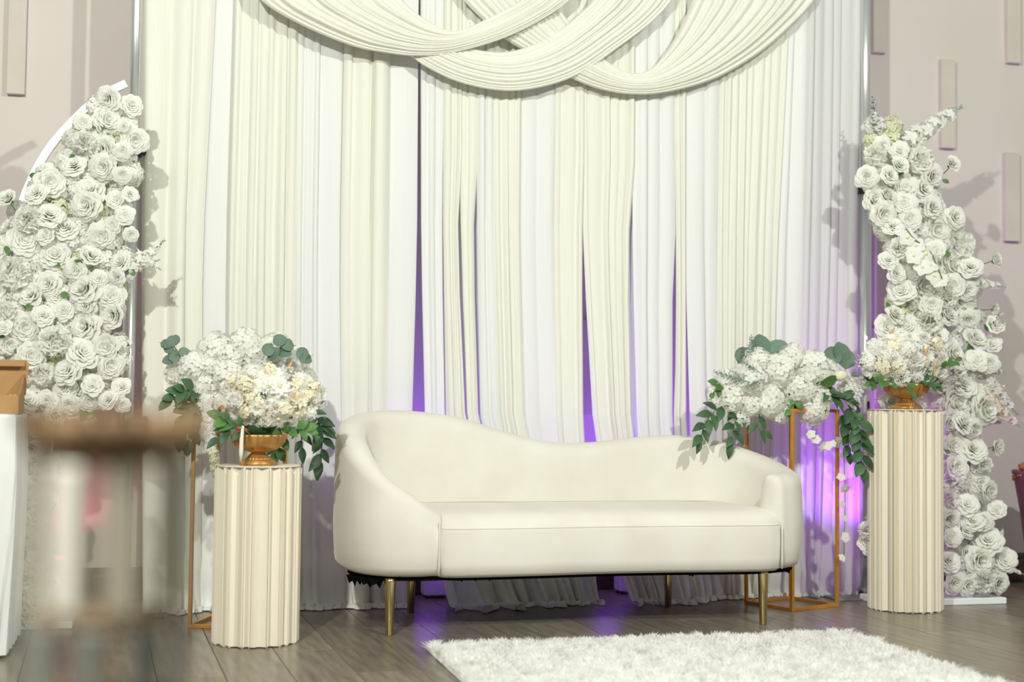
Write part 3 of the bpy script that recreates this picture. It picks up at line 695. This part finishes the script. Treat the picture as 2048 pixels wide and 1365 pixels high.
# urn bouquets
def urn_bouquet(label,u,cp,rx,ry,seed,big,picks,sc):
    c=Vector((u[0],u[1],u[2]+.1085)); t,b=bouquet('urn_bouquet',label,tuple(c),G1); r=random.Random(seed)
    MB().lathe([(.045,.0),(.06,.03),(.05,.06)],12).obj('foliage_core',M_LEAF,t,True)
    for (px,py,rad,me,nm) in big:
        p,d=vol(px,py,c,cp,rx*1.15,ry*1.2,.10,.015); inst(nm,me,t,place(p-b,d,r.uniform(0,6),rad/sc))
    pts=[]; n=0
    while len(pts)<46 and n<4000:
        n+=1; a=r.uniform(0,6.283); q=math.sqrt(r.random()); px=cp[0]+rx*q*math.cos(a); py=cp[1]+ry*q*math.sin(a)
        if all((px-x)**2+(py-y)**2>13**2 for x,y in pts): pts.append((px,py))
    for k,(px,py) in enumerate(pts):
        p,d=vol(px,py,c,cp,rx*1.15,ry*1.2,.10); d=d+Vector((r.uniform(-.3,.3),0,r.uniform(-.3,.3)))
        me,nm,s=[(DAI[0],'open_flower',17),(DAI[1],'open_flower',16),(HYD[1],'hydrangea',15),(RUFC,'carnation',13),(GYP,'gypsophila',15),(DAI[0],'open_flower',15),(HYDC,'hydrangea',14)][r.randrange(7)]
        inst(nm,me,t,place(p-b,d,r.uniform(0,6),s*r.uniform(.9,1.25)/sc))
    for k in range(26):
        px=cp[0]+r.uniform(-.9,.9)*rx; py=cp[1]+ry*r.uniform(.62,1.05); p,d=vol(px,py,c,cp,rx*1.2,ry*1.3,.085)
        M=Matrix.Translation(p-b)@orient(d,r.uniform(0,6.28))@Matrix.Scale(r.uniform(.035,.06),4)@Matrix.Translation((0,-.3,0))
        inst('leaf',LF if k%3 else LFB,t,M)
    for k in range(14):
        a=r.uniform(-1.2,1.2); e=Vector((math.sin(a)*.09,-.05,.05)); stem_to(t,Vector((math.sin(a)*.02,-.03,-.005)),e,.0016)
    for (px,py) in picks:
        p,_=vol(px,py,c,cp,rx*1.2,ry*1.2,.12); me=MB().lathe([(.001,-.022),(.005,-.012),(.0055,.005),(.001,.024)],8)
        o=me.obj('bunny_tail',M_TAIL,t,True); o.matrix_basis=place(p-b,(.45,-.2,1),0,1)
    return t,b,r
t,b,r=urn_bouquet('white and cream flower bouquet in the urn on the short pedestal',UL,(545,792),100,55,21,
   [(556,838,23,DAI[2],'open_flower'),(598,838,24,DAI[0],'open_flower'),(470,800,16,RUFC,'carnation'),(560,775,22,DAI[0],'open_flower'),(600,800,20,DAI[1],'open_flower'),(515,815,20,DAI[0],'open_flower'),(490,770,20,HYDC,'hydrangea')],[(579,733),(586,796)],575)
branch(t,b,[on_y(500,862,4.98),on_y(470,848,4.95),on_y(445,838,4.94)],6,LFB,.055,r)
branch(t,b,[on_y(490,864,4.97),on_y(462,858,4.94),on_y(440,875,4.93)],6,LF,.055,r)
branch(t,b,[on_y(560,866,4.97),on_y(590,858,4.95),on_y(612,862,4.95)],6,LFB,.05,r)
pl=MB().tube([on_y(486,852,4.93)-b,on_y(483,880,4.925)-b,on_y(482,905,4.925)-b,on_y(481,926,4.93)-b],[.004,.007,.0075,.003],8).obj('pampas_plume',M_PAMPAS,t,True)
for (px,py) in ((492,862),(477,858),(476,864)):
    MB().lathe([(.001,-.006),(.006,0),(.001,.006)],8).obj('berry',M_BERRY,t,True,on_y(px,py,4.95)-b)
t,b,r=urn_bouquet('white and cream flower bouquet in the urn on the tall pedestal',UR,(1812,720),82,47,22,
   [(1803,755,17,RUFC,'carnation'),(1830,722,18,RUFC,'carnation'),(1765,735,20,HYDC,'hydrangea'),(1790,722,18,DAI[0],'open_flower'),(1868,740,18,DAI[1],'open_flower'),(1850,760,15,HYDC,'hydrangea'),(1815,700,20,HYD[0],'hydrangea'),(1775,712,18,HYD[1],'hydrangea')],[(1852,703),(1784,666)],478)
branch(t,b,[on_y(1800,770,5.33),on_y(1770,762,5.30),on_y(1742,768,5.30)],8,LFB,.045,r)
branch(t,b,[on_y(1830,768,5.32),on_y(1852,762,5.31),on_y(1868,772,5.31)],8,LF,.045,r)
branch(t,b,[on_y(1812,765,5.30),on_y(1818,772,5.29),on_y(1822,782,5.285)],3,LFB,.05,r)
branch(t,b,[on_y(1880,740,5.34),on_y(1895,728,5.33),on_y(1910,722,5.33)],5,LFB,.04,r)
for (px,py) in ((1735,725),(1722,730),(1728,718)): inst('gypsophila',GYP,t,place(on_y(px,py,5.36)-b,(-.5,-1,.3),0,.03))
stem_to(t,on_y(1775,785,5.33)-b,on_y(1748,800,5.32)-b,.0015)

# ------------------------------------------------------------------ floral arches
def arch(label,Y,rim,side,base,roses,fill,sprays,seed,strays,loc):
    t=thing('floral_arch',label,'floral arch',loc,None); b=Vector(loc); r=random.Random(seed); w=.014
    def bar(pts,name,dy=0.0):
        P=[Vector(p)-b for p in pts]; rr=[]
        for i,p in enumerate(P):
            tg=(P[min(i+1,len(P)-1)]-P[max(0,i-1)]).normalized(); n=Vector((tg.z,0,-tg.x))
            rr.append([tuple(p+n*w+Vector((0,-w,0))),tuple(p-n*w+Vector((0,-w,0))),tuple(p-n*w+Vector((0,w,0))),tuple(p+n*w+Vector((0,w,0)))])
        return MB().rings(rr).obj(name,M_WMETAL,t)
    bar([on_y(x,y,Y) for x,y in crv(rim,40)],'curved_rim'); bar([on_y(x,y,Y+.07) for x,y in crv(rim,40)],'curved_rim')
    bar([on_y(x,y,Y) for x,y in side],'side_post')
    MB().bevbox(*base,.003).obj('base_bar',M_WMETAL,t)
    for (px,py,rad) in roses:
        sc=on_y(px+1,py,Y)-on_y(px,py,Y); q=rad*sc.length*1.18
        dy=r.uniform(.04,.09)+.02*(rad<20)
        me=RUF[r.randrange(2)] if r.random()<.13 else ROSES[r.randrange(5)]
        p=on_y(px,py,Y-dy); d=fdir(r,.5)
        inst('peony' if me in RUF else 'rose',me,t,place(p-b,d,r.uniform(0,6),q))
    # filler hydrangeas behind the roses
    cx=np.array([[a,c] for a,c,_ in roses])
    for (px,py,rad,k) in fill:
        sc=(on_y(px+1,py,Y)-on_y(px,py,Y)).length
        inst('hydrangea',[HYD[0],HYD[1],HYD[2],HYDG][k],t,place(on_y(px,py,Y-.005)-b,fdir(r,.4),r.uniform(0,6),rad*sc))
    for (a,e,k) in sprays:
        p=on_y(*a,Y-.04); q=on_y(*e,Y-.07); inst('flower_spray' if k<3 else 'eucalyptus_sprig',[SPR[0],SPR[1],SPRP,SPG[0]][k],t,place(p-b,q-p,r.uniform(0,6),(q-p).length))
    for (px,py,rad,a) in strays:
        sc=(on_y(px+1,py,Y)-on_y(px,py,Y)).length; p=on_y(px,py,Y-.10); q=on_y(*a,Y-.02)
        d=(p-q).normalized()+Vector((0,-.5,0))
        inst('rose',ROSES[3],t,place(p-b,d,r.uniform(0,6),rad*sc*1.1)); stem_to(t,q-b,p-b-d.normalized()*rad*sc*.3,.0022)
        for k in range(3): inst('leaf',LFB,t,Matrix.Translation(p-b-d.normalized()*rad*sc*.35)@orient(d,k*2.1)@Matrix.Scale(rad*sc*.8,4))
    # small green leaves and stems peeping between the flowers
    for k in range(min(46,len(roses))):
        px,py,rad=roses[r.randrange(len(roses))]; a=r.uniform(0,6.28)
        p=on_y(px+rad*.95*math.cos(a),py+rad*.95*math.sin(a),Y-.06)
        inst('leaf',LFB,t,Matrix.Translation(p-b)@orient(fdir(r,.5),r.uniform(0,6.28))@Matrix.Scale(r.uniform(.025,.045),4))
    return t
def filler(poly_rows,seed,step,rad):
    """poly_rows: (photo y, left, right) rows of the flowered area."""
    r=random.Random(seed); out=[]; ys=[p[0] for p in poly_rows]; y=ys[0]
    while y<=ys[-1]:
        a=np.interp(y,ys,[p[1] for p in poly_rows]); b=np.interp(y,ys,[p[2] for p in poly_rows]); x=a+r.uniform(0,step*.4)
        while x<=b:
            out.append((x+r.uniform(-6,6),y+r.uniform(-6,6),rad*r.uniform(.8,1.15),r.choice([0,1,2,0,1,2,3]))); x+=step
        y+=step*.85
    return out
LR=[(264,211,20),(214,198,24),(215,240,27),(270,282,25),(245,303,17),(203,300,28),(206,335,26),(100,366,30),(180,382,32),(72,387,22),(262,388,15),(165,243,16),(246,252,13),(168,285,20),(148,330,22),
 (172,411,28),(203,472,24),(50,482,32),(184,512,24),(110,510,28),(240,525,20),(149,540,22),(28,546,30),(198,556,16),(95,568,24),(167,580,32),(222,592,26),(63,590,26),(113,588,20),(126,620,20),(170,610,22),
 (225,632,27),(86,630,20),(8,623,20),(50,657,32),(171,654,30),(110,685,28),(166,706,30),(212,694,26),(221,731,26),(62,712,26),(135,743,28),(243,774,17),(185,771,22),(129,775,24),(86,750,20),(6,655,18),
 (100,430,26),(60,440,24),(130,455,24),(90,470,20),(245,350,16),(250,430,18),(262,470,14),(20,690,22),(-15,580,26),(-20,640,26),(-10,500,24),(225,450,16),(230,400,18),(232,555,16),
 (55,800,24),(95,805,22),(75,850,24),(60,900,26),(85,940,24),(52,985,26),(72,1030,24),(50,1075,24),(75,1120,24),(48,1160,24),(72,1200,26),(50,1240,24),(30,1210,20),(95,1000,20),(90,1080,20),(95,1165,20),(140,810,20),(180,805,20),(215,800,18),(110,835,20),(245,810,15),(20,1000,22),(25,1100,22),(15,910,22)]
RR=[(1750,309,16),(1733,356,18),(1838,323,21),(1867,353,19),(1809,373,21),(1847,379,22),(1747,400,20),(1777,391,17),(1806,408,20),(1768,429,22),(1820,438,18),(1873,458,30),(1911,435,18),(1867,414,18),(1785,452,17),(1914,490,24),
 (1812,479,17),(1797,499,17),(1823,507,17),(1853,517,18),(1777,520,16),(1794,546,16),(1826,540,19),(1905,531,25),(1941,534,19),(1847,575,25),(1903,572,22),(1803,581,22),(1891,599,17),(1935,581,17),(1856,646,21),(1812,655,25),
 (1774,655,20),(1950,678,23),(1897,631,20),(1791,628,17),(1985,689,16),(1862,611,20),(1952,720,18),(1978,727,16),(1907,710,22),(1905,748,20),(1928,771,20),(1910,804,28),(1971,818,28),(1928,846,20),(1950,860,16),(1910,891,25),(1947,898,22),
 (1968,931,13),(1914,935,20),(1781,805,18),(1902,955,24),(1960,970,20),(1980,982,16),(1994,1020,16),(1935,1010,18),(1945,1042,18),(1967,1045,15),(1907,1075,15),(1975,1080,24),(1962,1122,24),(2008,1120,21),(1965,1162,18),(2000,1168,17),(1910,1168,18),
 (1937,1172,18),(1935,1107,14),(1898,1122,18),(1895,1000,18),(1862,690,20),(1870,760,20),(1900,845,20),(1735,1062,14),(1734,1090,15),(1800,330,16),(1780,350,16),(1765,290,14),(1800,300,15),(1870,500,16),(1878,670,16),(1940,640,16),(1990,650,17),(1850,730,18),(1930,1060,16),(1900,1040,18)]
YA=5.58
lf=[(x,y,26*1.0,k) for x,y,_,k in filler([(215,190,250),(300,135,262),(400,45,262),(520,-5,250),(640,-10,235),(760,-5,240),(815,0,225),(850,20,110),(1000,20,100),(1245,25,95)],3,40,26)]
rf=filler([(255,1750,1800),(330,1745,1850),(430,1760,1900),(520,1790,1940),(620,1790,1950),(720,1800,1965),(830,1840,1965),(835,1900,1965),(1000,1900,1965),(1170,1905,1990)],4,34,22)
rf=[(x,y,22,k) for x,y,_,k in rf]
pb=on_z(50,1245); 
xl0=on_y(10,1000,YA).x; xr0=on_y(262,1000,YA).x
arch('white rose floral arch with its bare curved white rim, left of the drapes',YA,
  [(252,168),(215,186),(178,212),(135,254),(97,300),(64,358),(38,430),(15,560),(0,700),(-5,850),(0,1000),(5,1247)],
  [(238,196),(220,240),(170,400),(125,700),(85,1000),(62,1249)],((-.62+.0-(-.3),-.10,.0),(.62,.14,.03)) if False else ((-.42,-.12,0),(.03,.16,.028)),
  LR,lf,[((240,560),(330,480),1),((245,540),(320,520),0),((262,500),(322,540),0),((250,470),(262,420),3),((20,440),(-10,470),1),((225,560),(285,530),3)],41,[(14,397,21,(60,450))],((xl0+xr0)/2,YA,0))
xr1=on_y(1890,1000,YA).x
arch('white rose floral arch on a white base bar, right of the drapes',YA,
  [(1765,250),(1795,275),(1838,330),(1880,410),(1915,500),(1938,600),(1950,720),(1955,850),(1955,1000),(1950,1185)],
  [(1790,262),(1830,400),(1865,600),(1885,850),(1900,1000),(1905,1185)],((-.34,-.10,0),(.236,.13,.028)),
  RR,rf,[((1790,300),(1925,212),0),((1790,290),(1880,245),1),((1790,310),(1860,275),0),((1755,280),(1744,190),3),((1755,270),(1748,215),0),((1925,560),(2012,575),1),((1940,740),(2012,745),2),((1950,780),(2040,855),2),((1960,745),(2035,830),1),((2005,1130),(2048,1150),0),((1745,1050),(1728,1030),0),((2000,1095),(2005,1055),0),((1970,800),(2015,770),2)],42,
  [(1906,327,15,(1880,350)),(1993,520,14,(1945,525)),(1996,646,18,(1940,610)),(1996,895,16,(1950,890)),(1968,931,13,(1940,900)),(1990,618,10,(1945,612))],(xr1,YA,0))
# orchid stem lying over the right arch
ro=[o for o in COL.objects if o.name.startswith('floral_arch')][-1]; b=Vector(ro.location)
st=MB().tube([on_y(x,y,YA-.17)-b for x,y in crv([(1812,458),(1830,480),(1858,500),(1875,535),(1888,570),(1888,580)],14)],.0035,6).obj('orchid_stem',M_STEM,ro,True)
for (x,y) in ((1815,475),(1832,492),(1828,512),(1852,508),(1860,530),(1845,535),(1868,552),(1878,560)):
    inst('orchid',ORCH,st,place(on_y(x,y,YA-.165)-b,fdir(rnd,.4),rnd.uniform(0,6),.038))

# ------------------------------------------------------------------ rug
def rug():
    x0,x1,y0,y1=.905,2.44,3.15,4.735; cx,cy=(x0+x1)/2,(y0+y1)/2
    t=thing('shag_rug','white long-pile shag rug on the wooden floor before the sofa','rug',(cx,cy,0))
    MB().bevbox((x0-cx,y0-cy,0),(x1-cx,y1-cy,.008),.003).obj('backing',M_RUGB,t)
    g=np.random.default_rng(3); n=170000
    X=g.uniform(x0-cx,x1-cx,n); Y=g.uniform(y0-cy,y1-cy,n)
    # tufts lean together in clumps
    nc=2600; cxs=g.uniform(x0-cx,x1-cx,nc); cys=g.uniform(y0-cy,y1-cy,nc); cl=g.normal(0,.014,(nc,2)); ch=g.uniform(.85,1.15,nc)
    gx=((X-(x0-cx))/(x1-x0)*50).astype(int); gy=((Y-(y0-cy))/(y1-y0)*52).astype(int); ci=(gx*53+gy)%nc
    Lx=cl[ci,0]+g.normal(0,.010,n); Ly=cl[ci,1]+g.normal(0,.010,n); hh=g.uniform(.024,.042,n)*ch[ci]
    a=g.uniform(0,6.283,n); wx=np.cos(a)*.0026; wy=np.sin(a)*.0026
    V=np.zeros((n,5,3),np.float32); z0=.007
    V[:,0]=np.stack([X-wx,Y-wy,np.full(n,z0)],1); V[:,1]=np.stack([X+wx,Y+wy,np.full(n,z0)],1)
    V[:,2]=np.stack([X+Lx*.5+wx*.8,Y+Ly*.5+wy*.8,z0+hh*.65],1); V[:,3]=np.stack([X+Lx*.5-wx*.8,Y+Ly*.5-wy*.8,z0+hh*.65],1)
    V[:,4]=np.stack([X+Lx*1.2,Y+Ly*1.2,z0+hh*.95],1)
    base=(np.arange(n)*5)[:,None]
    tri=np.concatenate([base+np.array([0,1,2]),base+np.array([0,2,3]),base+np.array([3,2,4])],1).reshape(-1)
    me=bpy.data.meshes.new('pile'); me.vertices.add(n*5); me.vertices.foreach_set('co',V.reshape(-1))
    nt=len(tri)//3; me.loops.add(nt*3); me.loops.foreach_set('vertex_index',tri.astype(np.int32)); me.polygons.add(nt)
    me.polygons.foreach_set('loop_start',np.arange(0,nt*3,3,dtype=np.int32)); me.polygons.foreach_set('loop_total',np.full(nt,3,np.int32)); me.update(); me.validate()
    me.materials.append(M_RUG); o=bpy.data.objects.new('pile',me); link(o,t); o['kind']='stuff'
rug()

# ------------------------------------------------------------------ LED uplights behind the drapes
def led(label,x,y,col,lens,energy,group='led uplights'):
    t=thing('led_uplight',label,'uplight',(x,y,0),group)
    MB().bevbox((-.05,-.045,.012),(.05,.045,.19),.006).obj('housing',M_LEDBODY,t)
    MB().lathe([(.036,.19),(.038,.196),(.034,.20)],20).obj('lens',lens,t,True)
    MB().box((-.025,-.0465,.11),(.025,-.0452,.114)).obj('handle_slot',M_BLKPL,t)
    for sx in (-.035,.035):
        for sy in (-.03,.03): MB().lathe([(.007,0),(.008,.012)],8,c=(sx,sy,0)).obj('rubber_foot',M_BLKPL,t)
    l=bpy.data.lights.new('uplight_beam','SPOT'); l.energy=energy; l.color=col; l.shadow_soft_size=.035; l.spot_size=math.radians(150); l.spot_blend=.6
    o=bpy.data.objects.new('uplight_beam',l); link(o,t); o.location=(0,0,.215); o.rotation_euler=(math.radians(180),0,0)
PU=(0.30,0.10,1.0); YL=6.09
led('white LED uplight glowing purple behind the widest purple gap',on_y(868,1170,YL).x,YL,PU,M_LEDP,24)
led('white LED uplight glowing purple behind the tapering dark gap',on_y(1255,1170,YL).x,YL,PU,M_LEDP,21)
led('white LED uplight glowing purple behind the right gold stand',on_y(1650,1120,YL).x,YL,PU,M_LEDP,32)
led('white LED uplight glowing magenta behind the right aluminium pole',XR+.12,YL,(0.85,0.05,0.55),M_LEDM,12)
led('white LED uplight glowing pink behind the left floral arch',XL-.25,YL,(0.9,0.10,0.22),M_LEDM,4.5)

# ------------------------------------------------------------------ table and cardboard box at the left
def table():
    x1=on_y(42,830,5.05).x; x0=x1-.95; y0,y1=4.86,5.30; h=.787
    t=thing('side_table','white-clothed table beside the left floral arch','table',((x0+x1)/2,(y0+y1)/2,0)); cx,cy=(x0+x1)/2,(y0+y1)/2
    a,bq=(x1-x0)/2,(y1-y0)/2
    MB().bevbox((-a+.01,-bq+.01,h-.03),(a-.01,bq-.01,h-.003),.004).obj('tabletop',M_TABLE,t)
    for sx in (-1,1):
        for sy in (-1,1): MB().lathe([(.015,0),(.018,h-.03)],12,c=(sx*(a-.06),sy*(bq-.06),0)).obj('leg',M_TABLE,t,True)
    rows=[]; N=160; r=random.Random(4)
    for (z,o) in ((h,-.012),(h-.002,-.004),(h-.012,.001),(.6,.006),(.4,.0),(.2,-.01),(.012,-.02)):
        row=[]
        for i in range(N):
            u=i/N*4; s=int(u); f=u-s
            c=[(-a,-bq),(a,-bq),(a,bq),(-a,bq)]; p=c[s]; q=c[(s+1)%4]; x=p[0]+(q[0]-p[0])*f; y=p[1]+(q[1]-p[1])*f
            k=(1-z/h)*.016*math.sin(i*1.1+math.sin(i*.3)*2); n=[(0,-1),(1,0),(0,1),(-1,0)][s]
            row.append((x+n[0]*(o+k),y+n[1]*(o+k),z))
        rows.append(row)
    m=MB().rings(rows[::-1],True); m.obj('tablecloth',M_CLOTH,t,False)
    # box
    bx1=on_y(42,800,5.05).x; w,d,hh=.30,.22,.062; bz=h+.0006
    t=thing('cardboard_box','open brown cardboard box with tissue paper on the white-clothed table','box',(bx1-w/2,5.07,bz))
    th=.003
    MB().box((-w/2,-d/2,0),(w/2,d/2,th)).obj('bottom_panel',M_CARD,t)
    MB().box((-w/2,-d/2,th),(w/2,-d/2+th,hh)).obj('front_panel',M_CARD,t)
    MB().box((-w/2,d/2-th,th),(w/2,d/2,hh)).obj('rear_panel',M_CARD,t)
    MB().box((w/2-th,-d/2+th,th),(w/2,d/2-th,hh)).obj('side_panel',M_CARD,t)
    MB().box((-w/2,-d/2+th,th),(-w/2+th,d/2-th,hh)).obj('side_panel',M_CARD,t)
    lid=MB().rings([[(x,d/2+y,z) for (x,z) in ((-w/2-.004,hh),(w/2+.004,hh),(w/2+.012,hh+.11),(w/2+.004,hh+.122),(-w/2-.004,hh+.122),(-w/2-.012,hh+.11))] for y in (-.001,.002)]).obj('lid',M_CARD,t)
    MB().rings([[(x,y,z) for (y,z) in ((d/2-.03,hh+.10),(d/2-.001,hh+.122),(d/2-.001,hh+.119),(d/2-.028,hh+.098))] for x in (-w/2+.005,w/2)]).obj('lid_flap',M_CARD,lid)
    MB().rings([[(x,y,z) for (y,z) in ((-d/2+.05,hh),(d/2-.003,hh),(d/2-.003,hh+.075),(d/2-.04,hh+.06))] for x in (w/2-.003,w/2)]).obj('side_flap',M_CARD,t)
    g=[[(-w/2+.01+(w-.02)*i/14,-d/2+.01+(d-.02)*j/8,.045+.022*math.sin(i*1.7+j)*math.cos(j*2.1+i*.4)) for i in range(15)] for j in range(9)]
    MB().grid(g).obj('tissue_paper',M_TISSUE,t)
table()

# ------------------------------------------------------------------ planter at the right edge
def planter():
    p=on_z(2085,1130); p=Vector((on_y(2085,1000,5.75).x,5.75,0))
    t=thing('tapered_planter','dark brown tapered planter with gold ornament at the right wall','planter',(p.x,p.y,0))
    MB().lathe([(.06,0),(.063,.01),(.075,.18),(.10,.38),(.128,.545),(.134,.552),(.134,.562),(.124,.562),(.11,.5),(.05,.48)],28).obj('pot',M_BROWN,t,True)
    mb=MB(); r=random.Random(2)
    for i in range(60):
        a=r.uniform(0,6.28); z=r.uniform(.515,.562); R=.134-.006
        mb.lathe([(.002,-.006),(.008,0),(.002,.006)],6,c=(R*math.cos(a),R*math.sin(a),z))
    o=mb.obj('gold_beading',M_GOLDF,t,True); o['kind']='stuff'
    for i in range(14):
        a=i*.449; b=MB().lathe([(.002,.545),(.03,.56),(.035,.585),(.01,.60)],8,c=(.075*math.cos(a)*(1 if i%2 else .4),.075*math.sin(a)*(1 if i%2 else .4),0)).obj('gold_bloom',M_GOLDF,t,True)
planter()

# ------------------------------------------------------------------ crystal column close to the lens
def column():
    y=1.15; c=on_y(222,1000,y); top=on_y(222,838,y).z; R=.058; h=top
    t=thing('crystal_column','blurred column stand of frosted crystal strips under a bronze rim','crystal stand',(c.x,c.y,0))
    MB().lathe([(R+.002,h-.026),(R+.006,h-.022),(R+.006,h-.003),(R+.002,h),(R*.9,h)],40).obj('top_rim',M_BRONZE,t,True)
    mb=MB(); r=random.Random(6)
    for i in range(180):
        a=r.uniform(0,6.28); q=R+.006+r.uniform(0,.004); L=r.uniform(.006,.016)
        mb.tube([(q*math.cos(a),q*math.sin(a),h-.012),((q+.004)*math.cos(a+.03),(q+.004)*math.sin(a+.03),h+L*r.choice([-1,1])*.6)],.0012,3)
    o=mb.obj('straw_fringe',M_BRONZE,t); o['kind']='stuff'
    z=h-.03; k=0
    while z>.06:
        n=9; hh=.11 if k%2==0 else .055
        MB().lathe([(R-.006,z-.002),(R-.001,z-.002),(R-.001,z+.001),(R-.006,z+.001)],36).obj('hoop',M_BRONZE,t,True)
        for i in range(n):
            a=6.283*(i+.5*(k%2))/n; wd=.0125
            me=MB().bevbox((-wd,-.004,-hh),(wd,.004,0),.003)
            o=me.obj('crystal_strip',M_ACR[(i*5+k)%3] if k%2==0 else M_SMOKE,t); o.matrix_basis=Matrix.Translation((R*math.cos(a),R*math.sin(a),z-.004))@Matrix.Rotation(a+1.5708,4,'Z')
        z-=hh+.010; k+=1
    MB().lathe([(R+.004,0),(R+.008,.004),(R+.008,.03),(R+.002,.034)],40).obj('base_ring',M_GOLDF,t,True)
    MB().lathe([(.006,.01),(.006,h-.02)],10).obj('core_rod',M_GOLDF,t,True)
column()
